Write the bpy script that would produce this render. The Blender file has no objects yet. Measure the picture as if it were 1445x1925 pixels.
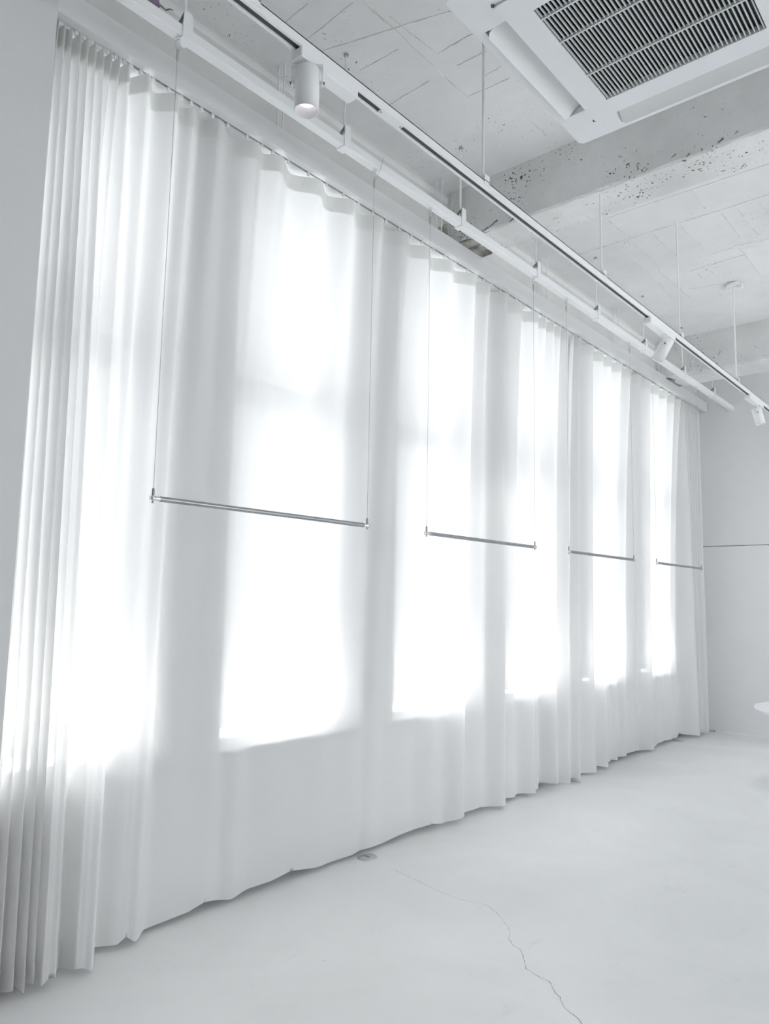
import bpy, math, random
from mathutils import Vector, Matrix
random.seed(7)
scene = bpy.context.scene
COL = scene.collection
PI = math.pi

# ------------------------------------------------------------------ camera
cam_data = bpy.data.cameras.new('camera')
cam_data.sensor_fit = 'VERTICAL'
cam_data.sensor_height = 36.0
cam_data.lens = 36.0 * 1387.0 / 1925.0
cam_data.clip_start = 0.05
cam = bpy.data.objects.new('camera', cam_data)
COL.objects.link(cam)
RIGHT = Vector((0.75639, 0.65387, 0.01834))
UP = Vector((0.06247, -0.10012, 0.99301))
FWD = Vector((-0.65113, 0.74996, 0.11658))
m = Matrix((RIGHT, UP, -FWD)).transposed().to_4x4()
m.translation = Vector((0, 0, 1.4))
cam.matrix_world = m
scene.camera = cam

# ------------------------------------------------------------------ world, sun, exposure
world = bpy.data.worlds.new('world')
scene.world = world
world.use_nodes = True
bg = world.node_tree.nodes['Background']
bg.inputs['Color'].default_value = (0.955, 0.982, 1.0, 1)
bg.inputs['Strength'].default_value = 2.3
sun_d = bpy.data.lights.new('sun', 'SUN')
sun_d.energy = 50.0
sun_d.angle = math.radians(0.53)
sun_d.color = (1.0, 0.97, 0.93)
sun = bpy.data.objects.new('sun', sun_d)
COL.objects.link(sun)
SUN_EL, SUN_AZ = math.radians(74.3), math.radians(24)
sun_dir = Vector((math.cos(SUN_EL) * math.cos(SUN_AZ), math.cos(SUN_EL) * math.sin(SUN_AZ), -math.sin(SUN_EL)))
sun.rotation_euler = sun_dir.to_track_quat('-Z', 'Y').to_euler()
sun.location = (-6, 3, 12)

vs = scene.view_settings
vs.view_transform = 'Standard'
vs.look = 'None'
vs.gamma = 1
vs.use_curve_mapping = False
vs.exposure = 0.55
scene.cycles.use_denoising = True
scene.cycles.max_bounces = 14
scene.cycles.diffuse_bounces = 6
scene.cycles.transmission_bounces = 10
scene.cycles.transparent_max_bounces = 16
scene.cycles.sample_clamp_indirect = 20

# ------------------------------------------------------------------ helpers
class MB:
    """collects shapes, builds ONE mesh object"""
    def __init__(self):
        self.v, self.f, self.sm = [], [], []

    def add(self, vs_, fs_, smooth=False):
        b = len(self.v)
        self.v += [tuple(p) for p in vs_]
        self.f += [tuple(b + i for i in fc) for fc in fs_]
        self.sm += [smooth] * len(fs_)
        return self

    def box(self, x0, x1, y0, y1, z0, z1):
        vs_ = [(x, y, z) for z in (z0, z1) for y in (y0, y1) for x in (x0, x1)]
        return self.add(vs_, [(0, 2, 3, 1), (4, 5, 7, 6), (0, 1, 5, 4), (2, 6, 7, 3), (0, 4, 6, 2), (1, 3, 7, 5)])

    def cbox(self, x0, x1, y0, y1, z0, z1, c):
        """box with chamfered edges"""
        vs_, fs_ = [], []
        for z, i in ((z0, c), (z0 + c, 0), (z1 - c, 0), (z1, c)):
            a0, a1, b0, b1 = x0 + i, x1 - i, y0 + i, y1 - i
            vs_ += [(a0 + c, b0, z), (a1 - c, b0, z), (a1, b0 + c, z), (a1, b1 - c, z),
                    (a1 - c, b1, z), (a0 + c, b1, z), (a0, b1 - c, z), (a0, b0 + c, z)]
        for k in range(3):
            for j in range(8):
                n = (j + 1) % 8
                fs_.append((k * 8 + j, k * 8 + n, k * 8 + 8 + n, k * 8 + 8 + j))
        fs_.append(tuple(range(7, -1, -1)))
        fs_.append(tuple(range(24, 32)))
        return self.add(vs_, fs_)

    def lathe(self, prof, p0, axis=(0, 0, 1), n=24, smooth=True, cap=True):
        """prof: list of (r, t) along axis from p0"""
        a = Vector(axis).normalized()
        u = a.orthogonal().normalized()
        w = a.cross(u)
        p0 = Vector(p0)
        vs_, fs_ = [], []
        for r, t in prof:
            for k in range(n):
                an = 2 * PI * k / n
                vs_.append(p0 + a * t + (u * math.cos(an) + w * math.sin(an)) * r)
        for i in range(len(prof) - 1):
            for k in range(n):
                k2 = (k + 1) % n
                fs_.append((i * n + k, i * n + k2, (i + 1) * n + k2, (i + 1) * n + k))
        self.add(vs_, fs_, smooth)
        if cap:
            self.add(vs_[:n], [tuple(range(n - 1, -1, -1))])
            self.add(vs_[-n:], [tuple(range(n))])
        return self

    def cyl(self, p0, p1, r, n=12):
        d = Vector(p1) - Vector(p0)
        return self.lathe([(r, 0), (r, d.length)], p0, d, n)

    def tube(self, pts, r, n=8, closed=False):
        pts = [Vector(p) for p in pts]
        vs_, fs_ = [], []
        L = len(pts)
        for i, p in enumerate(pts):
            if closed:
                t = (pts[(i + 1) % L] - pts[i - 1]).normalized()
            else:
                t = (pts[min(i + 1, L - 1)] - pts[max(i - 1, 0)]).normalized()
            ref = Vector((0, 0, 1)) if abs(t.z) < .9 else Vector((1, 0, 0))
            u = t.cross(ref).normalized()
            w = u.cross(t)
            for k in range(n):
                an = 2 * PI * k / n
                vs_.append(p + (u * math.cos(an) + w * math.sin(an)) * r)
        for i in range(L if closed else L - 1):
            for k in range(n):
                k2 = (k + 1) % n
                j = (i + 1) % L
                fs_.append((i * n + k, i * n + k2, j * n + k2, j * n + k))
        self.add(vs_, fs_, True)
        if not closed:
            self.add(vs_[:n], [tuple(range(n - 1, -1, -1))])
            self.add(vs_[-n:], [tuple(range(n))])
        return self

    def prism(self, poly, d):
        """extrude polygon (list of 3d points) by vector d"""
        n = len(poly)
        a = [Vector(p) for p in poly]
        b = [p + Vector(d) for p in a]
        return self.add(a + b, [tuple(range(n - 1, -1, -1)), tuple(range(n, 2 * n))] +
                        [(i, (i + 1) % n, n + (i + 1) % n, n + i) for i in range(n)])

    def build(self, name, mat, parent=None):
        me = bpy.data.meshes.new(name)
        me.from_pydata(self.v, [], self.f)
        me.polygons.foreach_set('use_smooth', self.sm)
        me.update()
        o = bpy.data.objects.new(name, me)
        COL.objects.link(o)
        if mat:
            me.materials.append(mat)
        if parent:
            o.parent = parent
            o.matrix_parent_inverse = Matrix.Translation(-parent.location)
        return o


def thing(name, label, cat, loc=(0, 0, 0), group=None):
    o = bpy.data.objects.new(name, None)
    o.empty_display_size = 0.1
    o.location = loc
    COL.objects.link(o)
    o['label'], o['category'] = label, cat
    if group:
        o['group'] = group
    return o


def tag(o, label, cat, group=None):
    o['label'], o['category'] = label, cat
    if group:
        o['group'] = group
    return o


def struct(name, mb, mat, label, parent=None):
    o = mb.build(name, mat, parent)
    o['kind'] = 'structure'
    o['label'] = label
    return o


def share(name, src, parent, offset=(0, 0, 0)):
    """a repeat that shares its mesh"""
    o = bpy.data.objects.new(name, src.data)
    COL.objects.link(o)
    o.parent = parent
    o.matrix_parent_inverse = Matrix.Translation(-parent.location)
    o.location = offset
    return o


# ------------------------------------------------------------------ materials
def new_mat(name):
    mt = bpy.data.materials.new(name)
    mt.use_nodes = True
    nt = mt.node_tree
    return mt, nt, nt.nodes['Principled BSDF'], nt.nodes


def paint(name, col, rough=0.6, var=0.04, vscale=3.0, bump=0.0, bscale=40.0, metallic=0.0, spec=0.5):
    mt, nt, b, N = new_mat(name)
    tc = N.new('ShaderNodeTexCoord')
    nz = N.new('ShaderNodeTexNoise')
    nz.inputs['Scale'].default_value = vscale
    nz.inputs['Detail'].default_value = 6
    nt.links.new(tc.outputs['Object'], nz.inputs['Vector'])
    rmp = N.new('ShaderNodeValToRGB')
    rmp.color_ramp.elements[0].position = 0.3
    rmp.color_ramp.elements[1].position = 0.7
    c0 = [max(0, c * (1 - var)) for c in col]
    c1 = [min(1, c * (1 + var)) for c in col]
    rmp.color_ramp.elements[0].color = (*c0, 1)
    rmp.color_ramp.elements[1].color = (*c1, 1)
    nt.links.new(nz.outputs['Fac'], rmp.inputs['Fac'])
    nt.links.new(rmp.outputs['Color'], b.inputs['Base Color'])
    b.inputs['Roughness'].default_value = rough
    b.inputs['Metallic'].default_value = metallic
    b.inputs['Specular IOR Level'].default_value = spec
    if bump:
        n2 = N.new('ShaderNodeTexNoise')
        n2.inputs['Scale'].default_value = bscale
        n2.inputs['Detail'].default_value = 5
        nt.links.new(tc.outputs['Object'], n2.inputs['Vector'])
        bp = N.new('ShaderNodeBump')
        bp.inputs['Strength'].default_value = bump
        bp.inputs['Distance'].default_value = 0.01
        nt.links.new(n2.outputs['Fac'], bp.inputs['Height'])
        nt.links.new(bp.outputs['Normal'], b.inputs['Normal'])
    return mt


def concrete(name, col, pit_amount=0.5, dark=(0.10, 0.10, 0.10), stain=0.12):
    """white-painted raw concrete: blotches, faint stains, clustered dark pin holes and gouges"""
    mt, nt, b, N = new_mat(name)
    L = nt.links.new
    tc = N.new('ShaderNodeTexCoord')
    big = N.new('ShaderNodeTexNoise'); big.inputs['Scale'].default_value = 1.3; big.inputs['Detail'].default_value = 8
    big.inputs['Roughness'].default_value = 0.65
    L(tc.outputs['Object'], big.inputs['Vector'])
    r1 = N.new('ShaderNodeValToRGB')
    r1.color_ramp.elements[0].position, r1.color_ramp.elements[1].position = 0.34, 0.66
    r1.color_ramp.elements[0].color = (*[c * (1 - stain) for c in col], 1)
    r1.color_ramp.elements[1].color = (*col, 1)
    L(big.outputs['Fac'], r1.inputs['Fac'])
    # pits: small voronoi cells, only inside patches of a mask noise
    vor = N.new('ShaderNodeTexVoronoi'); vor.inputs['Scale'].default_value = 52
    vor.inputs['Randomness'].default_value = 1.0
    wob = N.new('ShaderNodeTexNoise'); wob.inputs['Scale'].default_value = 45; wob.inputs['Detail'].default_value = 3
    L(tc.outputs['Object'], wob.inputs['Vector'])
    mixv = N.new('ShaderNodeMix'); mixv.data_type = 'RGBA'; mixv.blend_type = 'LINEAR_LIGHT'
    mixv.inputs['Factor'].default_value = 0.025
    L(tc.outputs['Object'], mixv.inputs['A']); L(wob.outputs['Color'], mixv.inputs['B'])
    L(mixv.outputs['Result'], vor.inputs['Vector'])
    msk = N.new('ShaderNodeTexNoise'); msk.inputs['Scale'].default_value = 3.1; msk.inputs['Detail'].default_value = 3
    L(tc.outputs['Object'], msk.inputs['Vector'])
    mr = N.new('ShaderNodeMapRange')
    mr.inputs['From Min'].default_value = 0.43
    mr.inputs['From Max'].default_value = 0.72
    mr.inputs['To Min'].default_value = 0.0
    mr.inputs['To Max'].default_value = 0.30 * pit_amount
    L(msk.outputs['Fac'], mr.inputs['Value'])
    # random per cell so that only some cells hold a pit
    sep = N.new('ShaderNodeSeparateColor'); L(vor.outputs['Color'], sep.inputs['Color'])
    mul = N.new('ShaderNodeMath'); mul.operation = 'MULTIPLY'
    L(mr.outputs['Result'], mul.inputs[0]); L(sep.outputs['Red'], mul.inputs[1])
    lt = N.new('ShaderNodeMath'); lt.operation = 'LESS_THAN'
    L(vor.outputs['Distance'], lt.inputs[0]); L(mul.outputs['Value'], lt.inputs[1])
    mx = N.new('ShaderNodeMix'); mx.data_type = 'RGBA'
    L(lt.outputs['Value'], mx.inputs['Factor']); L(r1.outputs['Color'], mx.inputs['A'])
    mx.inputs['B'].default_value = (*dark, 1)
    L(mx.outputs['Result'], b.inputs['Base Color'])
    b.inputs['Roughness'].default_value = 0.75
    b.inputs['Specular IOR Level'].default_value = 0.3
    fine = N.new('ShaderNodeTexNoise'); fine.inputs['Scale'].default_value = 22; fine.inputs['Detail'].default_value = 6
    L(tc.outputs['Object'], fine.inputs['Vector'])
    sb = N.new('ShaderNodeMath'); sb.operation = 'SUBTRACT'
    L(fine.outputs['Fac'], sb.inputs[0]); L(lt.outputs['Value'], sb.inputs[1])
    bp = N.new('ShaderNodeBump'); bp.inputs['Strength'].default_value = 0.25; bp.inputs['Distance'].default_value = 0.008
    L(sb.outputs['Value'], bp.inputs['Height']); L(bp.outputs['Normal'], b.inputs['Normal'])
    return mt


def fabric(name, col, trans=0.5, see=0.05):
    mt, nt, b, N = new_mat(name)
    L = nt.links.new
    N.remove(b)
    out = N['Material Output']
    tc = N.new('ShaderNodeTexCoord')
    mp = N.new('ShaderNodeMapping'); mp.inputs['Scale'].default_value = (60, 60, 4)
    L(tc.outputs['Object'], mp.inputs['Vector'])
    nz = N.new('ShaderNodeTexNoise'); nz.inputs['Scale'].default_value = 3; nz.inputs['Detail'].default_value = 4
    L(mp.outputs['Vector'], nz.inputs['Vector'])
    r = N.new('ShaderNodeValToRGB')
    r.color_ramp.elements[0].color = (*[c * .97 for c in col], 1)
    r.color_ramp.elements[1].color = (*col, 1)
    L(nz.outputs['Fac'], r.inputs['Fac'])
    df = N.new('ShaderNodeBsdfDiffuse'); tl = N.new('ShaderNodeBsdfTranslucent'); tp = N.new('ShaderNodeBsdfTransparent')
    L(r.outputs['Color'], df.inputs['Color']); L(r.outputs['Color'], tl.inputs['Color'])
    m1 = N.new('ShaderNodeMixShader'); m1.inputs['Fac'].default_value = trans
    L(df.outputs[0], m1.inputs[1]); L(tl.outputs[0], m1.inputs[2])
    m2 = N.new('ShaderNodeMixShader'); m2.inputs['Fac'].default_value = see
    L(m1.outputs[0], m2.inputs[1]); L(tp.outputs[0], m2.inputs[2])
    L(m2.outputs[0], out.inputs['Surface'])
    return mt


def emission(name, col, s):
    mt, nt, b, N = new_mat(name)
    b.inputs['Base Color'].default_value = (*col, 1)
    b.inputs['Emission Color'].default_value = (*col, 1)
    b.inputs['Emission Strength'].default_value = s
    return mt


def glass_mat():
    mt, nt, b, N = new_mat('window_glass')
    L = nt.links.new
    N.remove(b)
    tp = N.new('ShaderNodeBsdfTransparent'); tp.inputs['Color'].default_value = (0.95, 0.955, 0.955, 1)
    gl = N.new('ShaderNodeBsdfGlossy'); gl.inputs['Roughness'].default_value = 0.02
    lw = N.new('ShaderNodeLayerWeight'); lw.inputs['Blend'].default_value = 0.15
    mx = N.new('ShaderNodeMixShader')
    L(lw.outputs['Fresnel'], mx.inputs['Fac']); L(tp.outputs[0], mx.inputs[1]); L(gl.outputs[0], mx.inputs[2])
    L(mx.outputs[0], N['Material Output'].inputs['Surface'])
    return mt


def floor_mat():
    mt, nt, b, N = new_mat('floor_paint')
    L = nt.links.new
    tc = N.new('ShaderNodeTexCoord')
    big = N.new('ShaderNodeTexNoise'); big.inputs['Scale'].default_value = 1.1; big.inputs['Detail'].default_value = 9
    big.inputs['Roughness'].default_value = 0.6; big.inputs['Distortion'].default_value = 0.6
    L(tc.outputs['Object'], big.inputs['Vector'])
    r1 = N.new('ShaderNodeValToRGB')
    r1.color_ramp.elements[0].position, r1.color_ramp.elements[1].position = 0.3, 0.62
    r1.color_ramp.elements[0].color = (0.755, 0.768, 0.768, 1)
    r1.color_ramp.elements[1].color = (0.83, 0.84, 0.845, 1)
    L(big.outputs['Fac'], r1.inputs['Fac'])
    # trowel streaks and scuffs
    mp = N.new('ShaderNodeMapping'); mp.inputs['Scale'].default_value = (3, 1.3, 1); mp.inputs['Rotation'].default_value = (0, 0, 0.9)
    L(tc.outputs['Object'], mp.inputs['Vector'])
    st = N.new('ShaderNodeTexNoise'); st.inputs['Scale'].default_value = 2.4; st.inputs['Detail'].default_value = 8
    st.inputs['Roughness'].default_value = 0.75
    L(mp.outputs['Vector'], st.inputs['Vector'])
    r2 = N.new('ShaderNodeValToRGB')
    r2.color_ramp.elements[0].position, r2.color_ramp.elements[1].position = 0.27, 0.40
    r2.color_ramp.elements[0].color = (0.90, 0.90, 0.90, 1)
    r2.color_ramp.elements[1].color = (1, 1, 1, 1)
    L(st.outputs['Fac'], r2.inputs['Fac'])
    # specks
    vor = N.new('ShaderNodeTexVoronoi'); vor.inputs['Scale'].default_value = 5.0
    L(tc.outputs['Object'], vor.inputs['Vector'])
    r3 = N.new('ShaderNodeValToRGB')
    r3.color_ramp.elements[0].position, r3.color_ramp.elements[1].position = 0.010, 0.022
    r3.color_ramp.elements[0].color = (0.6, 0.6, 0.6, 1)
    r3.color_ramp.elements[1].color = (1, 1, 1, 1)
    L(vor.outputs['Distance'], r3.inputs['Fac'])
    m1 = N.new('ShaderNodeMix'); m1.data_type = 'RGBA'; m1.blend_type = 'MULTIPLY'; m1.inputs['Factor'].default_value = 1
    L(r1.outputs['Color'], m1.inputs['A']); L(r2.outputs['Color'], m1.inputs['B'])
    m2 = N.new('ShaderNodeMix'); m2.data_type = 'RGBA'; m2.blend_type = 'MULTIPLY'; m2.inputs['Factor'].default_value = 1
    L(m1.outputs['Result'], m2.inputs['A']); L(r3.outputs['Color'], m2.inputs['B'])
    L(m2.outputs['Result'], b.inputs['Base Color'])
    rr = N.new('ShaderNodeMapRange'); rr.inputs['To Min'].default_value = 0.38; rr.inputs['To Max'].default_value = 0.55
    L(big.outputs['Fac'], rr.inputs['Value']); L(rr.outputs['Result'], b.inputs['Roughness'])
    b.inputs['Specular IOR Level'].default_value = 0.35
    bp = N.new('ShaderNodeBump'); bp.inputs['Strength'].default_value = 0.06; bp.inputs['Distance'].default_value = 0.01
    L(st.outputs['Fac'], bp.inputs['Height']); L(bp.outputs['Normal'], b.inputs['Normal'])
    return mt


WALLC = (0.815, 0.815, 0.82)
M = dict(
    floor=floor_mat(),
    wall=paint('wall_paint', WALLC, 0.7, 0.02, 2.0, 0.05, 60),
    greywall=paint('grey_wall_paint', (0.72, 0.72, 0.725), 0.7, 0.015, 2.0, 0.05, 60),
    ceil=concrete('ceiling_concrete', (0.865, 0.87, 0.87), 0.9),
    beam=concrete('beam_concrete', (0.835, 0.835, 0.83), 1.8, stain=0.2),
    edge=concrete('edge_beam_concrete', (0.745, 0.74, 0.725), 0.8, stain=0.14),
    raw=paint('raw_concrete', (0.34, 0.33, 0.30), 0.95, 0.65, 13, 0.8, 30),
    seam=paint('seam_dirt', (0.72, 0.72, 0.71), 0.9, 0.22, 14),
    crack=paint('crack_dark', (0.22, 0.22, 0.22), 0.9, 0.3, 30),
    pelmet=paint('pelmet_paint', (0.80, 0.803, 0.81), 0.5, 0.015, 2),
    metal=paint('white_metal', (0.86, 0.87, 0.885), 0.35, 0.012, 3),
    plastic=paint('white_plastic', (0.80, 0.82, 0.845), 0.4, 0.012, 3),
    vane=paint('vane_plastic', (0.80, 0.81, 0.81), 0.45, 0.012, 3),
    slat=paint('slat_plastic', (0.66, 0.69, 0.69), 0.45, 0.02, 6),
    dark=paint('dark_filter', (0.035, 0.035, 0.04), 0.8, 0.3, 30),
    rib=paint('filter_rib_dark', (0.075, 0.075, 0.08), 0.7, 0.2, 20),
    slot=paint('slot_dark', (0.06, 0.063, 0.065), 0.5, 0.2, 20),
    galv=paint('galvanised_steel', (0.36, 0.41, 0.40), 0.4, 0.35, 40, metallic=0.7),
    steel=paint('brushed_steel', (0.36, 0.365, 0.38), 0.33, 0.10, 30, metallic=0.85),
    chrome=paint('polished_steel', (0.80, 0.81, 0.82), 0.15, 0.04, 10, metallic=1.0),
    wire=paint('steel_wire', (0.52, 0.53, 0.54), 0.4, 0.1, 30, metallic=0.5),
    ring=paint('reflector', (0.58, 0.56, 0.59), 0.25, 0.02, 5),
    lens=emission('lamp_glow', (1.0, 0.99, 0.98), 1.5),
    fabric=fabric('curtain_fabric', (0.925, 0.925, 0.925), 0.41, 0.025),
    tape=fabric('heading_fabric', (0.87, 0.875, 0.86), 0.30, 0.0),
    frame=paint('window_frame_paint', (0.58, 0.59, 0.60), 0.45, 0.03, 4),
    glass=glass_mat(),
    out=paint('outside_concrete', (0.62, 0.62, 0.61), 0.8, 0.1, 2),
    drain=paint('drain_metal', (0.60, 0.61, 0.63), 0.35, 0.08, 20, metallic=0.5),
    purple=paint('old_purple_paint', (0.27, 0.20, 0.30), 0.8, 0.3, 40),
    table=paint('table_top_white', (0.86, 0.88, 0.92), 0.35, 0.01, 3),
)

# ------------------------------------------------------------------ room numbers (metres)
XW = -2.87      # window wall, room side
XP = -2.68      # face of near wall and pelmet
XE = -2.78      # edge beam above the pelmet
YF = 8.78       # far wall
YB = -4.0       # wall behind the camera
XR = 4.4        # opposite wall
ZC = 4.11       # ceiling
ZP0, ZP1 = 3.625, 3.735   # pelmet bottom, top
XO = -3.34      # outer face of the window wall

# ------------------------------------------------------------------ structure
floor = struct('floor', MB().box(-3.4, XR + .2, YB - .2, YF + .2, -0.12, 0), M['floor'], 'white painted concrete floor with a long thin crack')
ceiling = struct('ceiling', MB().box(-3.4, XR + .2, YB - .2, YF + .2, ZC, ZC + .15), M['ceil'], 'white painted raw concrete ceiling with formwork marks')

WIN0, WPER, WWID, NWIN = 0.93, 1.24, 0.93, 6
ZSILL, ZHEAD = 0.685, 3.615
ow0, ow1 = 0.04, 0.15    # splay of the reveals: outer opening is narrower
wins = [(WIN0 + WPER * k, WIN0 + WPER * k + WWID) for k in range(NWIN)]
XG = -3.03               # glass plane
wb = MB()
wb.box(XO, XW, YB, YF + .2, 0.07, ZSILL)
wb.box(XO, XW - .16, YB, YF + .2, -0.1, 0.07)      # open shadow gap at the foot of the wall
wb.box(XO, XW, YB, YF + .2, ZHEAD, ZP1 + .02)
wb.box(XO, XE - .01, YB, YF + .2, ZP1 + .02, ZC + .1)
prev = (YB, YB)
edges = [(YB, YB)] + wins + [(YF + .2, YF + .2)]
for i in range(len(edges) - 1):
    a_in, b_in = edges[i][1], edges[i + 1][0]
    a_out = a_in - ow1 if i > 0 else a_in
    b_out = b_in + ow0 if i < NWIN else b_in
    wb.prism([(XW, a_in, ZSILL), (XW, b_in, ZSILL), (XG, b_out, ZSILL), (XO, b_out, ZSILL), (XO, a_out, ZSILL), (XG, a_out, ZSILL)],
             (0, 0, ZHEAD - ZSILL))
wall_window = struct('wall_window', wb, M['wall'], 'white window wall hidden behind the sheer curtains')
MB().box(XE - .01, XE, YB, YF, ZP1 + .02, ZC).build('edge_beam', M['edge'], wall_window)
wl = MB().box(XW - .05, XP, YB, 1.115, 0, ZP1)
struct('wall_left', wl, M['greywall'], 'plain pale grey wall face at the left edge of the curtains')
wall_far = struct('wall_far', MB().box(-3.4, XR + .2, YF, YF + .2, 0, ZC), M['wall'], 'plain white end wall of the room')
rw = MB()
FILL_WIN = [(1.7 + 2.3 * k, 1.7 + 2.3 * k + 2.15) for k in range(3)]  # unseen openings added and sized so that sky light fills the room
RZ0, RZ1 = .2, 3.6
rw.box(XR, XR + .2, YB, YF, 0, RZ0)
rw.box(XR, XR + .2, YB, YF, RZ1, ZC)
ry = [YB] + [v for w_ in FILL_WIN for v in w_] + [YF]
for i in range(0, len(ry), 2):
    rw.box(XR, XR + .2, ry[i], ry[i + 1], RZ0, RZ1)
struct('wall_right', rw, M['wall'], 'white unseen wall facing the curtains, with wide windows added for fill light')
struct('wall_back', MB().box(-3.4, XR + .2, YB - .2, YB, 0, ZC), M['wall'], 'white wall behind the viewer')
# flush panel and skirting strip on the far wall
MB().box(XW, -2.095, YF - .012, YF, 0.02, 2.055).build('wall_panel', M['wall'], wall_far)
MB().box(XW, -2.085, YF - .003, YF, 2.052, 2.062).build('panel_joint', M['slot'], wall_far)
struct('baseboard_far', MB().box(-2.70, XR, YF - .026, YF - .012, 0, 0.020), M['metal'], 'thin white skirting strip along the end wall')

# windows
ORD = ['first', 'second', 'third', 'fourth', 'fifth', 'sixth']
for k, (a, b) in enumerate(wins):
    a2, b2 = a + ow0, b - ow1
    fr = MB()
    t, d0, d1 = 0.045, XG - .03, XG + .03
    fr.box(d0, d1, a2 - .03, a2 + t, ZSILL, ZHEAD)
    fr.box(d0, d1, b2 - t, b2 + .03, ZSILL, ZHEAD)
    fr.box(d0, d1, a2, b2, ZSILL, ZSILL + .018)
    fr.box(d0, d1, a2, b2, ZHEAD - t, ZHEAD)
    wo = struct('window_%d' % (k + 1), fr, M['frame'], ORD[k] + ' tall window from the left, behind the sheer curtain')
    MB().box(d0, d1 + .01, a2, b2, 2.40, 2.53).build('transom', M['frame'], wo)
    MB().box(XG - .004, XG + .004, a2 + t, b2 - t, ZSILL + t, 2.40).build('pane', M['glass'], wo)
    MB().box(XG - .004, XG + .004, a2 + t, b2 - t, 2.53, ZHEAD - t).build('pane', M['glass'], wo)
    MB().box(XG + .03, XW + .008, a - .02, b + .02, ZSILL - .02, ZSILL + .004).build('window_sill', M['frame'], wo)

for k, (a, b) in enumerate(FILL_WIN):  # frames of the added fill-light windows
    fr = MB()
    x0, x1, t = XR + .08, XR + .13, .05
    fr.box(x0, x1, a, a + t, RZ0, RZ1); fr.box(x0, x1, b - t, b, RZ0, RZ1)
    fr.box(x0, x1, a, b, RZ0, RZ0 + t); fr.box(x0, x1, a, b, RZ1 - t, RZ1)
    fr.box(x0, x1, (a + b) / 2 - .02, (a + b) / 2 + .02, RZ0, RZ1)
    struct('window_%d' % (NWIN + k + 1), fr, M['frame'], ORD[k] + ' wide window added for fill light in the unseen wall facing the curtains')

# ceiling beams
BEAMS = [(3.79, 4.08, 3.745), (7.47, 7.88, 3.72)]
def rough_beam(y0, y1, z0, seed):
    rnd = random.Random(seed)
    mb = MB()
    n = 90
    x0, x1 = XE, XR
    ring = []
    for i in range(n + 1):
        x = x0 + (x1 - x0) * (i / n) ** 1.6
        j = lambda s: rnd.uniform(-s, s)
        ring.append([(x, y0 + j(.002), ZC), (x, y0 + j(.003), z0 + .012 + j(.006)), (x, y0 + .012 + j(.007), z0 + j(.002)),
                     (x, y1 - .006 + j(.002), z0 + j(.002)), (x, y1 + j(.002), z0 + .006), (x, y1, ZC)])
    vs_ = [p for r in ring for p in r]
    fs_ = []
    for i in range(n):
        for q in range(5):
            fs_.append((i * 6 + q, i * 6 + q + 1, i * 6 + 7 + q, i * 6 + 6 + q))
    mb.add(vs_, fs_)
    return mb
beam1 = struct('ceiling_beam', rough_beam(*BEAMS[0], 3), M['beam'], 'chipped white concrete ceiling beam near the air conditioner')
beam2 = struct('ceiling_beam', rough_beam(*BEAMS[1], 5), M['beam'], 'white concrete ceiling beam close to the end wall')

# exposed dark concrete where the first beam meets the window wall
def blob(cx, cy, rx, ry, z, seed, n=26):
    rnd = random.Random(seed)
    return [(cx + rx * (1 + rnd.uniform(-.2, .2)) * math.cos(2 * PI * i / n), cy + ry * (1 + rnd.uniform(-.15, .15)) * math.sin(2 * PI * i / n), z) for i in range(n)]
MB().prism([(XE, 3.80, 3.738), (-2.60, 3.80, 3.738), (-2.575, 3.86, 3.738), (-2.60, 3.93, 3.738), (-2.57, 4.0, 3.738), (-2.60, 4.06, 3.738), (XE, 4.07, 3.738)], (0, 0, .012)).build('bare_patch', M['raw'], beam1)
MB().prism([(XE, 7.49, 3.714), (-2.66, 7.49, 3.714), (-2.63, 7.6, 3.714), (-2.67, 7.72, 3.714), (-2.64, 7.86, 3.714), (XE, 7.87, 3.714)], (0, 0, .012)).build('bare_patch', M['raw'], beam2)
MB().prism([(XE, 3.64, 3.757), (XE, 3.79, 3.757), (XE, 3.79, 3.90), (XE, 3.75, 3.885), (XE, 3.73, 3.85), (XE, 3.69, 3.84), (XE, 3.67, 3.80)], (.004, 0, 0)).build('bare_patch', M['raw'], wall_window)
# gouges on the edge of the first beam
for i, (gx, gy, L_, w_) in enumerate([(-2.50, 3.786, .045, .009), (-2.46, 3.785, .05, .008), (-2.43, 3.787, .045, .012), (-2.30, 3.786, .03, .008), (-2.25, 3.786, .02, .006), (-1.30, 3.787, .03, .008), (-1.22, 3.786, .02, .006), (-1.06, 3.786, .03, .01), (-.98, 3.786, .02, .006)]):
    zc = 3.752 + .012 * (i % 3)
    MB().prism([(gx, gy, zc), (gx + L_, gy, zc + .012), (gx + L_ * .9, gy, zc + .012 + w_), (gx + L_ * .2, gy, zc + w_ * .8)], (0, .008, 0)).build('gouge', M['crack'], beam1)

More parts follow.
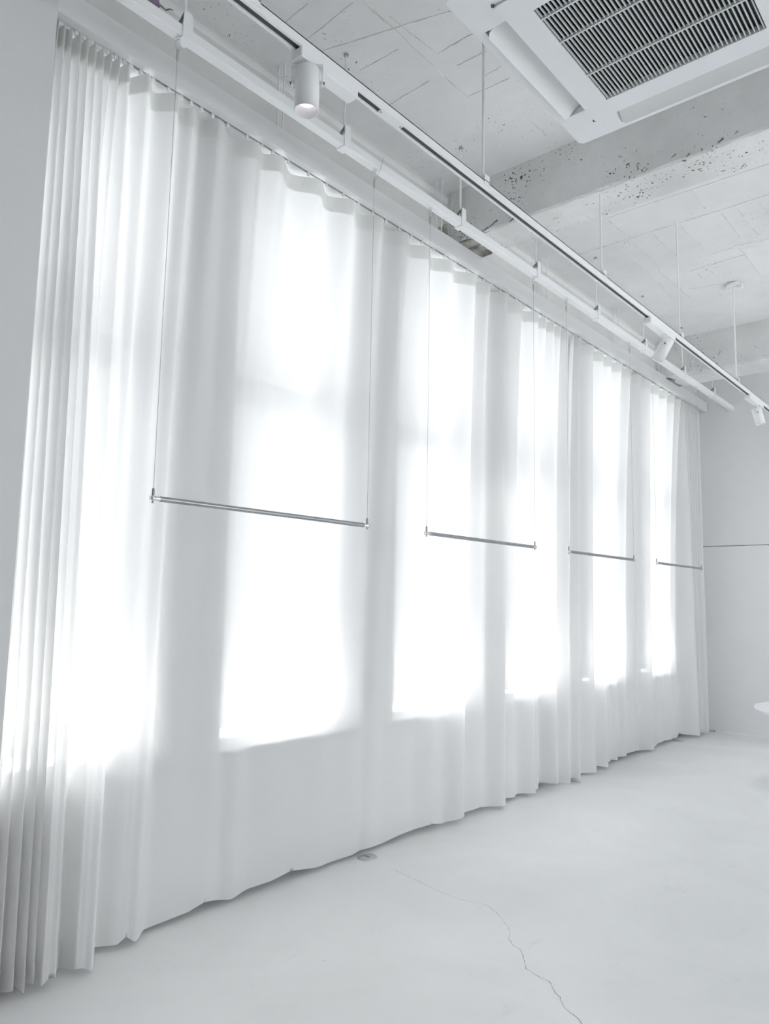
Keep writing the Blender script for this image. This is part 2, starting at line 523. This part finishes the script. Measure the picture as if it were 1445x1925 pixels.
# formwork seams on the ceiling (thin proud ridges)
SEAMS = [(-2.5, 2.09, -2.33, 2.08), (-2.51, 2.23, -2.16, 2.21), (-2.52, 2.32, -1.85, 2.53), (-2.12, 2.31, -2.13, 2.97), (-2.09, 2.37, -2.06, 2.72),
         (-2.06, 2.71, -1.86, 2.71), (-2.44, 2.55, -2.19, 2.56), (-2.13, 2.97, -2.12, 3.08), (-2.13, 2.38, -2.12, 1.95), (-2.51, 2.85, -2.21, 2.84),
         (-2.52, 5.14, -1.0, 5.13), (-2.09, 4.75, -0.9, 4.75), (-2.09, 4.79, -2.08, 5.06), (-2.22, 5.16, -2.2, 5.77), (-2.09, 5.22, -2.07, 5.72),
         (-1.92, 5.16, -1.91, 5.66), (-1.72, 5.19, -1.71, 5.65), (-1.44, 5.18, -1.44, 5.63), (-1.34, 5.19, -1.33, 5.66), (-1.2, 5.21, -1.2, 5.43),
         (-1.71, 5.77, -1.53, 5.76), (-1.92, 5.97, -1.5, 5.94), (-2.11, 5.77, -2.1, 6.52), (-1.52, 5.74, -1.28, 5.78), (-1.5, 4.76, -1.51, 5.05),
         (-1.49, 5.81, -1.5, 6.49), (-2.19, 5.75, -2.22, 6.43), (-2.05, 6.32, -1.77, 6.38), (-2.0, 2.71, -1.85, 2.71), (-2.11, 3.07, -1.87, 3.09),
         (-2.03, 2.84, -1.86, 2.85), (-1.96, 3.44, -1.96, 3.64), (-1.97, 2.99, -1.86, 2.99), (-2.6, 2.22, -2.5, 2.23)]
for i, (x0, y0, x1, y1) in enumerate(SEAMS):
    rnd = random.Random(i)
    n = 7
    top, bot = [], []
    d = Vector((x1 - x0, y1 - y0, 0)); nrm = Vector((-d.y, d.x, 0)).normalized()
    for q in range(n + 1):
        p = Vector((x0, y0, ZC)) + d * (q / n)
        w = rnd.uniform(.0004, .0034)
        j = rnd.uniform(-.003, .003)
        top.append(p + nrm * (j + w)); bot.append(p + nrm * (j - w))
    MB().prism(top + bot[::-1], (0, 0, -.0025)).build('form_seam', M['seam'], ceiling)

# upper edge beam details: ridge under the ceiling, flaked purple paint
MB().prism([(XE, YB, 4.085), (XE + .006, YB, 4.07), (XE + .006, YB, 4.052), (XE, YB, 4.04)], (0, YF - YB, 0)).build('cast_ridge', M['ceil'], wall_window)
MB().prism([(XE, 1.50, 4.035), (XE, 1.53, 4.005), (XE, 1.575, 3.998), (XE, 1.60, 4.02), (XE, 1.59, 4.05), (XE, 1.54, 4.07)], (.004, 0, 0)).build('paint_flake', M['purple'], wall_window)
MB().tube([(XE, 1.60, 4.03), (XE, 1.63, 4.025), (XE, 1.65, 4.045), (XE, 1.68, 4.05)], .004, 6).build('paint_flake', M['crack'], wall_window)

# floor cracks: thin dark gaps
def crack(pts, w, seed, name='floor_crack', mat='crack'):
    rnd = random.Random(seed)
    fine = []
    for i in range(len(pts) - 1):
        a, b = Vector((*pts[i], 0)), Vector((*pts[i + 1], 0))
        k = max(2, int((b - a).length / .018))
        for q in range(k):
            p = a.lerp(b, q / k)
            if q:
                p += Vector((rnd.uniform(-.004, .004), rnd.uniform(-.004, .004), 0))
            fine.append(p)
    fine.append(Vector((*pts[-1], 0)))
    vs_, fs_ = [], []
    for i, p in enumerate(fine):
        t = (fine[min(i + 1, len(fine) - 1)] - fine[max(i - 1, 0)]).normalized()
        nn = Vector((-t.y, t.x, 0)) * w * rnd.uniform(.35, 1.25)
        vs_ += [p + nn + Vector((0, 0, .0006)), p - nn + Vector((0, 0, .0006))]
    for i in range(len(fine) - 1):
        fs_.append((2 * i, 2 * i + 1, 2 * i + 3, 2 * i + 2))
    MB().add(vs_, fs_).build(name, M[mat], floor)
crack([(-2.576, 3.095), (-2.403, 3.066), (-2.248, 3.033), (-2.116, 3.015), (-2.031, 3.045), (-1.959, 3.047), (-1.842, 2.971), (-1.761, 2.898), (-1.724, 2.822)], .0008, 1)
crack([(-1.724, 2.822), (-1.694, 2.797), (-1.632, 2.769), (-1.575, 2.7), (-1.544, 2.652), (-1.499, 2.639), (-1.428, 2.627), (-1.391, 2.587), (-1.347, 2.556), (-1.311, 2.507), (-1.263, 2.485), (-1.215, 2.453), (-1.15, 2.40), (-1.1, 2.3), (-1.0, 2.22), (-.8, 2.0)], .0013, 2)
crack([(-2.358, 4.393), (-2.157, 4.414), (-1.959, 4.376), (-1.828, 4.333), (-1.616, 4.391), (-1.455, 4.421), (-1.332, 4.392), (-1.0, 4.41)], .0009, 3, mat='seam')

# ------------------------------------------------------------------ pelmet with curtain track
pel = thing('curtain_pelmet', 'long pale grey pelmet box running above the curtains', 'pelmet', (XP, 1.2, ZP0))
YP1 = YF - .002
pb = MB()
pb.box(XP - .014, XP, 1.115, YP1, ZP0, ZP1)                 # face board
pb.build('face_board', M['pelmet'], pel)
XS0, XS1 = -2.736, -2.722                                     # track slot
sf = MB()
sf.box(XS1, XP - .014, 1.115, YP1, ZP0, ZP0 + .014)
sf.box(XW + .001, XS0, 1.115, YP1, ZP0, ZP0 + .014)
sf.build('soffit_board', M['pelmet'], pel)
MB().box(XE + .001, XP - .014, 1.115, YP1, ZP1 - .012, ZP1).build('top_board', M['pelmet'], pel)
MB().box(XS0, XS1, 1.115, YP1, ZP0 + .010, ZP0 + .03).build('track_slot', M['slot'], pel)
for y in (2.265, 3.61, 5.0, 6.35, 7.7):
    for x in (-2.74, -2.695):
        MB().cyl((x, y, ZP1 - .001), (x, y, ZC), .0045, 8).build('hanger_rod', M['metal'], pel)

# ------------------------------------------------------------------ curtains
ZT = 3.609
xc_t, xt_t = -2.705, -2.790
# folds: (yTop, xTopCrest, yBottom, xBottomCrest, xTop trough after, xBottom trough after, sharp)
P1 = [
    (1.122, -2.705, 1.118, -2.76, -2.79, -2.78), (1.133, -2.703, 1.15, -2.74, -2.79, -2.79), (1.161, -2.705, 1.185, -2.725, -2.80, -2.78),
    (1.186, -2.70, 1.225, -2.705, -2.81, -2.80), (1.224, -2.705, 1.262, -2.70, -2.79, -2.80), (1.255, -2.705, 1.293, -2.70, -2.79, -2.83),
    (1.288, -2.705, 1.325, -2.705, -2.79, -2.70), (1.323, -2.708, 1.366, -2.69, -2.79, -2.82), (1.357, -2.705, 1.385, -2.80, -2.79, -2.81),
    (1.393, -2.705, 1.405, -2.775, -2.79, -2.80), (1.433, -2.705, 1.452, -2.715, -2.79, -2.705), (1.521, -2.70, 1.50, -2.69, -2.79, -2.845),
    (1.675, -2.71, 1.665, -2.80, -2.785, -2.795), (1.78, -2.745, 1.73, -2.785, -2.79, -2.856),
    (1.90, -2.71, 1.95, -2.852, -2.79, -2.856), (2.13, -2.71, 2.11, -2.851, -2.765, -2.856), (2.27, -2.705, 2.25, -2.843, -2.79, -2.856),
    (2.55, -2.71, 2.50, -2.852, -2.79, -2.856), (2.81, -2.71, 2.80, -2.851, -2.79, -2.856), (3.05, -2.71, 3.06, -2.850, -2.79, -2.856),
    (3.29, -2.71, 3.20, -2.846, -2.79, -2.857), (3.51, -2.71, 3.46, -2.852, -2.79, -2.857), (3.75, -2.71, 3.74, -2.822, -2.785, -2.825),
    (4.02, -2.705, 3.985, -2.757, -2.79, -2.857), (4.20, -2.71, 4.25, -2.815, -2.79, -2.835), (4.42, -2.705, 4.475, -2.755, -2.79, -2.857),
    (4.64, -2.71, 4.70, -2.825, -2.79, -2.856), (4.88, -2.705, 4.92, -2.775, -2.79, -2.856), (5.02, -2.71, 5.03, -2.82, -2.79, -2.856),
    (5.13, -2.705, 5.17, -2.725, -2.79, -2.84), (5.25, -2.71, 5.28, -2.79, -2.79, -2.835), (5.38, -2.71, 5.385, -2.735, -2.76, -2.80),
]
P2 = [
    (5.50, -2.72, 5.47, -2.79, -2.78, -2.82), (5.58, -2.705, 5.58, -2.75, -2.79, -2.856), (5.83, -2.705, 5.88, -2.755, -2.79, -2.856),
    (6.05, -2.71, 6.13, -2.765, -2.79, -2.84), (6.22, -2.71, 6.29, -2.82, -2.79, -2.856), (6.44, -2.71, 6.45, -2.825, -2.79, -2.856),
    (6.66, -2.71, 6.61, -2.812, -2.79, -2.857), (6.90, -2.71, 6.86, -2.825, -2.79, -2.856), (7.13, -2.71, 7.13, -2.757, -2.79, -2.855),
    (7.37, -2.71, 7.36, -2.83, -2.79, -2.856), (7.60, -2.71, 7.58, -2.825, -2.79, -2.856), (7.81, -2.71, 7.77, -2.82, -2.79, -2.855),
    (8.00, -2.71, 7.95, -2.84, -2.78, -2.856), (8.10, -2.71, 8.24, -2.70, -2.79, -2.79), (8.19, -2.71, 8.31, -2.72, -2.79, -2.80),
    (8.27, -2.71, 8.37, -2.71, -2.79, -2.80), (8.35, -2.71, 8.43, -2.71, -2.79, -2.80), (8.43, -2.71, 8.50, -2.70, -2.79, -2.81),
    (8.51, -2.71, 8.56, -2.705, -2.79, -2.80), (8.60, -2.715, 8.62, -2.72, -2.78, -2.79),
]

def extremes(P):
    e = []
    for i, (yt, xt, yb, xb, tt, tb) in enumerate(P):
        e.append((yt, xt, yb, xb))
        if i < len(P) - 1:
            n = P[i + 1]
            e.append(((yt + n[0]) / 2, tt, (yb + n[2]) / 2 if abs(n[2] - yb) < .2 else yb + (n[2] - yb) * .42, tb))
    return e

def curtain_sheet(P, z0, z1, nz, off, seed, zhem=False, sub=7):
    E_ = extremes(P)
    rnd = random.Random(seed)
    ph = [rnd.uniform(0, 2 * PI) for _ in range(len(E_))]
    drop = [rnd.choice((0, .006, .014, .026)) for _ in range(len(E_))]
    cols = []
    for i in range(len(E_) - 1):
        for q in range(sub):
            cols.append((i, q / sub))
    cols.append((len(E_) - 2, 1.0))
    pts = []
    for r in range(nz + 1):
        z = z0 + (z1 - z0) * r / nz
        t = z / ZT
        gx0, gx1 = t ** 2.6, t ** 5.0
        row = []
        for i, u in cols:
            a, b = E_[i], E_[i + 1]
            s = (1 - math.cos(PI * u)) / 2
            # crests stay tight, spans between them are straighter
            s = s * .75 + u * .25
            xt = a[1] + (b[1] - a[1]) * s
            xb = a[3] + (b[3] - a[3]) * s
            yt = a[0] + (b[0] - a[0]) * u
            yb = a[2] + (b[2] - a[2]) * u
            env = math.sin(PI * t)
            wob = (.0015 if a[0] < 1.56 or a[0] > 8.05 else .005) * env * math.sin(ph[i] * (1 - u) + ph[i + 1] * u + 5 * t)
            gx = gx1 if a[0] < 1.5 else gx0
            x = xt * gx + xb * (1 - gx) + wob * .5
            y = yt * t + yb * (1 - t) + wob
            zz = z
            if r == 0 and zhem:
                zz = z + drop[i] * (1 - u) + drop[i + 1] * u
            row.append(Vector((max(x, XW + .010), y, zz)))
        pts.append(row)
    if off:
        for row in pts:
            nr = []
            for k, p in enumerate(row):
                tg = (row[min(k + 1, len(row) - 1)] - row[max(k - 1, 0)])
                nn = Vector((tg.y, -tg.x, 0))
                nn = nn.normalized() if nn.length > 1e-6 else Vector((1, 0, 0))
                nr.append(p + nn * off)
            row[:] = nr
    W = len(cols)
    vs_ = [p for row in pts for p in row]
    fs_ = [(r * W + c, r * W + c + 1, (r + 1) * W + c + 1, (r + 1) * W + c) for r in range(nz) for c in range(W - 1)]
    return MB().add(vs_, fs_, True)

def make_curtain(P, label, seed):
    y0 = P[0][2]
    root = thing('sheer_curtain', label, 'curtain', (-2.8, y0, 0.0), 'floor-length sheer curtains along the window wall')
    curtain_sheet(P, .019, ZT, 72, 0, seed, True).build('cloth', M['fabric'], root)
    curtain_sheet(P, ZT - .085, ZT + .001, 4, .0018, seed).build('heading_tape', M['tape'], root)
    curtain_sheet(P, .0195, .115, 4, .0015, seed, True).build('hem', M['fabric'], root)
    # carriers clip the cloth to the track where it crosses the slot
    E_ = extremes(P)
    mb = MB().box(-.0045, .0045, -.007, .007, ZT - .001, ZP0 + .004)
    src = None
    for i in range(len(E_) - 1):
        y = (E_[i][0] + E_[i + 1][0]) / 2
        if src is None:
            src = mb.build('carrier', M['metal'], root)
            src.location = Vector((-2.729, y, 0))
        else:
            o = share('carrier', src, root, (-2.729, y, 0))
    return root

make_curtain(P1, 'white sheer curtain bunched at the near left wall and hanging wide', 11)
make_curtain(P2, 'white sheer curtain at the far end, gathered against the end wall', 23)

# ------------------------------------------------------------------ garment rail hung from the ceiling
XRL = -2.412
ZR0, ZR1 = 3.600, 3.648
rail = thing('hanging_rail', 'white square rail hung from the ceiling on rods, in front of the pelmet', 'rail', (XRL, 2, ZR0))
MB().cbox(XRL - .024, XRL + .024, -2.5, YF - .03, ZR0, ZR1, .004).build('rail_tube', M['metal'], rail)
MB().box(XRL - .03, XRL + .03, YF - .03, YF - .002, ZR0 - .006, ZR1 + .006).build('wall_socket', M['metal'], rail)
first = {}
for y in (-.35, .58, 1.50, 2.42, 3.417, 4.316, 5.265, 6.215, 7.19, 8.10):
    ztop = 3.745 if 3.79 < y < 4.08 else ZC
    br = None
    if not first:
        sp = MB()
        sp.box(XRL - .028, XRL + .028, -.022, .022, ZR0 - .004, ZR0)           # strap under
        sp.box(XRL - .028, XRL - .0245, -.022, .022, ZR0, ZR1 + .02)
        sp.box(XRL + .0245, XRL + .028, -.022, .022, ZR0, ZR1 + .02)
        sp.prism([(XRL + .0245, -.020, ZR1 + .02), (XRL + .0245, .020, ZR1 + .02), (XRL + .0245, .020, ZR1 + .056), (XRL + .0245, .014, ZR1 + .063),
                  (XRL + .0245, -.014, ZR1 + .063), (XRL + .0245, -.020, ZR1 + .056)], (.0035, 0, 0))
        wg = MB()
        wg.prism([(XRL - .028, -.018, ZR1 + .022), (XRL + .022, -.018, ZR1 + .056), (XRL + .022, .018, ZR1 + .056), (XRL - .028, .018, ZR1 + .022)], (0, 0, .004))
        wg.box(XRL + .018, XRL + .024, -.018, .018, ZR1 + .02, ZR1 + .060)
        nut = MB().lathe([(.009, 0), (.009, .010), (.005, .010), (.005, .022)], (XRL - .006, 0, ZR1 + .026), (0, 0, 1), 6, False)
        rodm = MB().cyl((XRL, 0, ZR1 + .03), (XRL, 0, ZC), .0055, 10)
        br = sp.build('bracket', M['metal'], rail); br.location = Vector((0, y, 0))
        g = wg.build('clamp_wing', M['galv'], br)
        nn = nut.build('clamp_nut', M['chrome'], br)
        for o in (g, nn):
            o.matrix_parent_inverse = Matrix.Identity(4)
        rd = rodm.build('hanger_rod', M['metal'], rail); rd.location = Vector((0, y, 0))
        first = dict(br=br, g=g, n=nn, r=rd)
    else:
        br = share('bracket', first['br'], rail, (0, y, 0))
        for key, nm in (('g', 'clamp_wing'), ('n', 'clamp_nut')):
            o = share(nm, first[key], br); o.matrix_parent_inverse = Matrix.Identity(4)
        share('hanger_rod', first['r'], rail, (0, y, 0))
    MB().lathe([(.012, 0), (.012, .006), (.006, .012)], (XRL, y, ztop - .012), (0, 0, 1), 10).build('rod_collar', M['galv'], rail)

# ------------------------------------------------------------------ hanging bars
BARS = [(1.476, 2.650, 'nearest and largest steel hanging bar on two thin wires'),
        (3.125, 4.283, 'second steel hanging bar from the left, on two thin wires'),
        (4.760, 5.900, 'third steel hanging bar from the left, on two thin wires'),
        (6.395, 7.565, 'farthest and smallest looking steel hanging bar, next to the end wall')]
ZB = 1.752
for bi, (y0, y1, lab) in enumerate(BARS):
    bar = thing('hanging_bar', lab, 'hanging bar', (XRL, y0, ZB), 'steel bars hung on wires from the rail')
    MB().cyl((XRL, y0 + .028, ZB), (XRL, y1 - .028, ZB), .0105, 20).build('bar_tube', M['steel'], bar)
    for s, y in ((1, y0), (-1, y1)):
        MB().lathe([(.004, -.012), (.0115, -.009), (.0120, 0), (.0105, .004), (.0095, .008), (.0095, .030)], (XRL, y, ZB), (0, s, 0), 20).build('end_cap', M['chrome'], bar)
        pin = MB().lathe([(.0045, -.018), (.0045, .010), (.0055, .012), (.0055, .032), (.003, .038)], (XRL, y, ZB), (0, 0, 1), 12).build('wire_pin', M['steel'], bar)
        zt = ZR0 - .105
        MB().cyl((XRL, y, ZB + .034), (XRL, y, zt + .01), .0011, 8).build('wire', M['wire'], bar)
        MB().lathe([(.0018, 0), (.0055, .012), (.0062, .05), (.004, .055)], (XRL, y, zt), (0, 0, 1), 10).build('crimp_sleeve', M['wire'], bar)
        cz, rr = zt + .070, .017
        MB().tube([(XRL, y + rr * .62 * math.cos(a), cz + rr * 1.35 * math.sin(a)) for a in [2 * PI * i / 20 for i in range(20)]], .0022, 6, True).build('hook', M['chrome'], bar)
        eye = MB().tube([(XRL + .010 * math.cos(a), y, ZR0 - .018 + .010 * math.sin(a)) for a in [2 * PI * i / 14 for i in range(14)]], .0022, 6, True)
        eye.lathe([(.011, 0), (.011, .004)], (XRL, y, ZR0 - .0085), (0, 0, 1), 12)
        eye.build('eye_plate', M['metal'], bar)
    if bi == 0:
        MB().tube([(XRL + .006, y1 + .004, ZR0 - .06), (XRL + .034, y1 + .006, ZR0 - .008), (XRL + .052, y1 + .012, ZR0 + .06)], .0013, 6).build('wire_tail', M['wire'], bar)

# ------------------------------------------------------------------ light track
XT = -1.72
ZT0, ZT1 = 3.213, 3.248
track = thing('light_track', 'white ceiling-hung light track with a dark slot underneath', 'light track', (XT, 2, ZT0))
tb = MB()
tb.box(XT - .020, XT - .0105, -2.5, 8.6, ZT0, ZT1)
tb.box(XT + .0105, XT + .020, -2.5, 8.6, ZT0, ZT1)
tb.box(XT - .020, XT + .020, -2.5, 8.6, ZT1 - .004, ZT1)
tb.build('track_body', M['metal'], track)
MB().box(XT - .0105, XT + .0105, -2.5, 8.6, ZT0 + .006, ZT1 - .004).build('slot_liner', M['slot'], track)
MB().box(XT - .0105, XT + .0105, 1.91, 2.04, ZT0 + .0005, ZT0 + .008).build('joint_cover', M['metal'], track)
for y in (1.918, 2.032):
    MB().lathe([(.004, 0), (.004, .003)], (XT, y, ZT0 - .001), (0, 0, 1), 10).build('joint_screw', M['galv'], track)
for y in (-.0, 1.30, 2.61, 3.83, 5.09, 6.43, 7.75):
    zt = 3.745 if 3.79 < y < 4.08 else ZC
    MB().cyl((XT, y, ZT1 + .015), (XT, y, zt), .0058, 10).build('hanger_rod', M['metal'], track)
    cl = MB()
    cl.box(XT - .0225, XT + .0225, y - .02, y + .02, ZT1, ZT1 + .004)
    cl.box(XT + .0201, XT + .0225, y - .02, y + .02, ZT1 - .02, ZT1 + .030)
    cl.box(XT - .0225, XT - .0201, y - .02, y + .02, ZT1 - .02, ZT1 + .030)
    cl.build('track_clamp', M['metal'], track)
    MB().lathe([(.010, 0), (.010, .012)], (XT, y, ZT1 + .012), (0, 0, 1), 6, False).build('clamp_nut', M['chrome'], track)
    if abs(y - 6.43) < .01:
        ca = MB()
        ca.lathe([(.055, 0), (.055, .022), (.035, .03)], (XT, y, ZC - .03), (0, 0, 1), 20)
        ca.cbox(XT - .07, XT - .035, y - .02, y + .02, ZC - .05, ZC - .02, .003)
        ca.cbox(XT + .035, XT + .075, y - .02, y + .02, ZC - .06, ZC - .025, .003)
        ca.build('ceiling_mount', M['metal'], track)

# ------------------------------------------------------------------ spotlights
def spotlight(y, boxy0, boxy1, axis, label, drop, spin):
    """y: pivot position; axis: direction the lamp shines"""
    root = thing('track_spotlight', label, 'spotlight', (XT, y, ZT0), 'white cylinder spotlights on the track')
    bx = MB()
    bx.cbox(XT - .029, XT + .024, boxy0, boxy1, ZT0 - .038, ZT0 - .0005, .003)
    bx.build('driver_box', M['metal'], root)
    a = Vector(axis).normalized()
    pv = Vector((XT, y, ZT0 - .040))
    R_, LEN = .041, .150
    piv = pv + Vector((0, 0, -drop))                # pivot on housing side
    top = piv - a * .048
    # yoke: plate + two arms
    sd = Vector((math.cos(spin), math.sin(spin), 0))
    pr = sd.cross(Vector((0, 0, 1)))
    yk = MB()
    def slab(c, hu, hv, hw):
        vs_ = [c + sd * (i * hu) + pr * (j * hv) + Vector((0, 0, k * hw)) for k in (-1, 1) for j in (-1, 1) for i in (-1, 1)]
        yk.add(vs_, [(0, 2, 3, 1), (4, 5, 7, 6), (0, 1, 5, 4), (2, 6, 7, 3), (0, 4, 6, 2), (1, 3, 7, 5)])
    slab(pv + Vector((0, 0, -.003)), R_ + .012, .015, .003)
    for s in (-1, 1):
        slab(pv + sd * s * (R_ + .0095) + Vector((0, 0, -drop / 2 - .004)), .0026, .009, drop / 2 + .006)
    yk.lathe([(.016, 0), (.016, .006)], pv + Vector((0, 0, -.004)), (0, 0, 1), 16)
    yk.build('yoke', M['metal'], root)
    for s in (-1, 1):
        MB().lathe([(.007, 0), (.007, .008), (.004, .010)], piv + sd * s * (R_ + .002), sd * s, 12).build('yoke_knob', M['metal'], root)
        MB().lathe([(.0045, 0), (.0045, .0035)], piv + sd * s * (R_ + .0135), sd * s, 10).build('knob_bolt', M['slot'], root)
    MB().lathe([(.003, 0), (.003, .02)], top - a * .018, a, 8).build('cable_gland', M['galv'], root)
    hs = MB()
    hs.lathe([(R_ - .006, 0), (R_ - .002, .001), (R_, .004), (R_, LEN), (R_ - .003, LEN), (R_ - .003, LEN - .010), (R_ - .012, LEN - .040)], top, a, 40, cap=False)
    vs_ = []
    hs.lathe([(.0005, 0), (R_ - .006, 0)], top, a, 40, cap=False)
    hs.build('housing', M['metal'], root)
    MB().lathe([(R_ - .0028, LEN - .0005), (R_ - .0045, LEN - .012), (R_ - .0125, LEN - .036)], top, a, 40, cap=False).build('reflector_ring', M['ring'], root)
    MB().lathe([(.0005, LEN - .034), (R_ - .0118, LEN - .034)], top, a, 40, cap=False).build('lens', M['lens'], root)
    ld = bpy.data.lights.new('spot_beam', 'SPOT')
    ld.energy = 22
    ld.spot_size = math.radians(60)
    ld.spot_blend = .6
    ld.shadow_soft_size = .03
    ld.color = (1.0, .97, .94)
    lo = bpy.data.objects.new('spot_beam', ld)
    COL.objects.link(lo)
    lo.parent = root
    lo.matrix_parent_inverse = Matrix.Translation(-root.location)
    lo.location = top + a * (LEN + .004)
    lo.rotation_euler = a.to_track_quat('-Z', 'Y').to_euler()
    return root

spotlight(1.545, 1.495, 1.77, (0, 0, -1), 'nearest white cylinder spotlight, hanging straight down from the track', .058, math.radians(41))
spotlight(4.80, 4.50, 4.94, (-.45, -.16, -.88), 'tilted white cylinder spotlight in the middle of the track', .066, math.radians(-70))
spotlight(7.05, 6.75, 7.17, (.20, .06, -.97), 'farthest white cylinder spotlight, at the right edge before the end wall', .066, math.radians(-76))

# ------------------------------------------------------------------ ceiling cassette air conditioner
ZA = 3.50
ax, ay = -0.895, 2.447
HO, HI, HG = .535, .405, .307
ac = thing('air_conditioner', 'white four-way ceiling cassette air conditioner with dark grille', 'air conditioner', (ax, ay, ZA))
MB().cbox(ax - .42, ax + .42, ay - .42, ay + .42, ZA + .064, ZA + .30, .01).build('body', M['plastic'], ac)
for sx in (-1, 1):
    for sy in (-1, 1):
        MB().cyl((ax + sx * .38, ay + sy * .38, ZA + .28), (ax + sx * .38, ay + sy * .38, ZC), .006, 8).build('hanger_rod', M['metal'], ac)
# outer frame: four corner pads, four rims
PADL = .215
for sx in (-1, 1):
    for sy in (-1, 1):
        def P_(u, v): return (ax + sx * u, ay + sy * v, ZA)
        r = .018
        poly = [P_(HO, HO - r), P_(HO - r, HO), P_(HO - PADL, HO), P_(HO - PADL, HI + .002), P_(HI + .002, HI + .002), P_(HI + .002, HO - PADL), P_(HO, HO - PADL)]
        if sx * sy < 0:
            poly = poly[::-1]
        MB().prism(poly, (0, 0, .035)).build('corner_pad', M['plastic'], ac)
LV = HO - PADL
for k in range(4):
    rot = Matrix.Rotation(k * PI / 2, 4, 'Z')
    def T(u, v, z): 
        p = rot @ Vector((u, v, 0)); return (ax + p.x, ay + p.y, z)
    def tbox(u0, u1, v0, v1, z0, z1):
        vs_ = [T(u, v, z) for z in (z0, z1) for v in (v0, v1) for u in (u0, u1)]
        return MB().add(vs_, [(0, 2, 3, 1), (4, 5, 7, 6), (0, 1, 5, 4), (2, 6, 7, 3), (0, 4, 6, 2), (1, 3, 7, 5)])
    tbox(HO - .036, HO, -LV, LV, ZA, ZA + .03).build('frame_rim', M['plastic'], ac)
    tbox(HI, HO - .036, -LV, LV, ZA + .058, ZA + .062).build('air_duct', M['slot'], ac)
    # curved vane, hinged at the inner edge, its outer edge hanging below the panel
    pr = []
    n = 8
    for i in range(n + 1):
        t = i / n
        u = HI + .006 + (.084) * t
        z = ZA + .044 - .060 * t + .004 * math.sin(PI * t)
        pr.append((u, z))
    vs_, fs_ = [], []
    for u, z in pr:
        ins = .0 if u < HO - .04 else .012
        vs_ += [T(u, -LV + .006 + ins, z), T(u, LV - .006 - ins, z), T(u, -LV + .006 + ins, z + .004), T(u, LV - .006 - ins, z + .004)]
    for i in range(n):
        b = i * 4
        fs_ += [(b, b + 1, b + 5, b + 4), (b + 2, b + 6, b + 7, b + 3), (b, b + 4, b + 6, b + 2), (b + 1, b + 3, b + 7, b + 5)]
    fs_ += [(0, 2, 3, 1), (n * 4, n * 4 + 1, n * 4 + 3, n * 4 + 2)]
    MB().add(vs_, fs_, False).build('vane', M['vane'], ac)
# inner panel ring around the grille (slightly lower than the frame)
ip = MB()
zi0, zi1 = ZA - .008, ZA + .064
ip.box(ax - HI, ax - HG, ay - HI, ay + HI, zi0, zi1)
ip.box(ax + HG, ax + HI, ay - HI, ay + HI, zi0, zi1)
ip.box(ax - HG, ax + HG, ay - HI, ay - HG, zi0, zi1)
ip.box(ax - HG, ax + HG, ay + HG, ay + HI, zi0, zi1)
ip.build('grille_panel', M['plastic'], ac)
for sx in (-1, 1):
    for sy in (-1, 1):
        MB().lathe([(.007, 0), (.007, .004)], (ax + sx * (HI + .004), ay + sy * (HI + .004), ZA - .004), (0, 0, 1), 10).build('panel_catch', M['slot'], ac)
MB().box(ax - HG, ax + HG, ay - HG, ay + HG, ZA + .021, ZA + .029).build('filter', M['dark'], ac)
NS = 39
pitch = 2 * HG / NS
sl = MB().box(-.0021, .0021, -HG, HG, ZA - .004, ZA + .005)
s0 = None
for i in range(NS):
    x = ax - HG + pitch * (i + .5)
    if s0 is None:
        s0 = sl.build('slat', M['slat'], ac); s0.location = Vector((x, ay, 0))
    else:
        share('slat', s0, ac, (x, ay, 0))
fi = MB().box(-.0028, .0028, -HG, HG, ZA + .014, ZA + .0205)
f0 = None
for i in range(NS - 1):
    x = ax - HG + pitch * (i + 1)
    if f0 is None:
        f0 = fi.build('filter_rib', M['rib'], ac); f0.location = Vector((x, ay, 0))
    else:
        share('filter_rib', f0, ac, (x, ay, 0))
for y in (2.57, 2.343, 2.20):
    MB().box(ax - HG, ax + HG, y - .0035, y + .0035, ZA - .0075, ZA + .006).build('cross_bar', M['slat'], ac)

# ------------------------------------------------------------------ round floor covers
for (x, y, lab) in ((-2.80, 3.136, 'round grey floor cover at the curtain hem, nearest, by the floor crack'),
                    (-2.765, 5.50, 'round grey floor cover under the gap between the two curtains'),
                    (-2.80, 7.90, 'round grey floor cover at the far curtain hem, near the end wall')):
    d = thing('floor_outlet_cover', lab, 'floor cover', (x, y, 0), 'round floor covers along the curtain hem')
    MB().lathe([(.056, 0), (.056, .003), (.052, .006), (.046, .006), (.045, .004)], (x, y, 0), (0, 0, 1), 36, cap=False).build('rim', M['drain'], d)
    MB().lathe([(.0446, .001), (.0446, .0045), (.043, .0055), (.0005, .0055)], (x, y, 0), (0, 0, 1), 36, cap=False).build('lid', M['drain'], d)
    MB().box(x - .018, x + .018, y - .004, y + .004, .0052, .0062).build('lift_slot', M['slot'], d)

# ------------------------------------------------------------------ round table at the right edge
tr = .60
tz = .60
ttip = Vector((-1.592, 6.318, tz))
view_l = Vector((-RIGHT.x, -RIGHT.y, 0)).normalized()
tc = ttip - view_l * tr
tab = thing('round_table', 'white round table cut off by the right edge of the photo', 'table', (tc.x, tc.y, 0))
MB().lathe([(.0005, tz - .034), (tr - .02, tz - .034), (tr - .004, tz - .022), (tr, tz - .008), (tr - .004, tz), (.0005, tz)], (tc.x, tc.y, 0), (0, 0, 1), 56, cap=False).build('table_top', M['table'], tab)
MB().lathe([(.024, .015), (.024, tz - .045), (.06, tz - .034)], (tc.x, tc.y, 0), (0, 0, 1), 20, cap=False).build('pedestal', M['metal'], tab)
MB().lathe([(.19, 0), (.19, .008), (.03, .018)], (tc.x, tc.y, 0), (0, 0, 1), 36).build('base', M['metal'], tab)
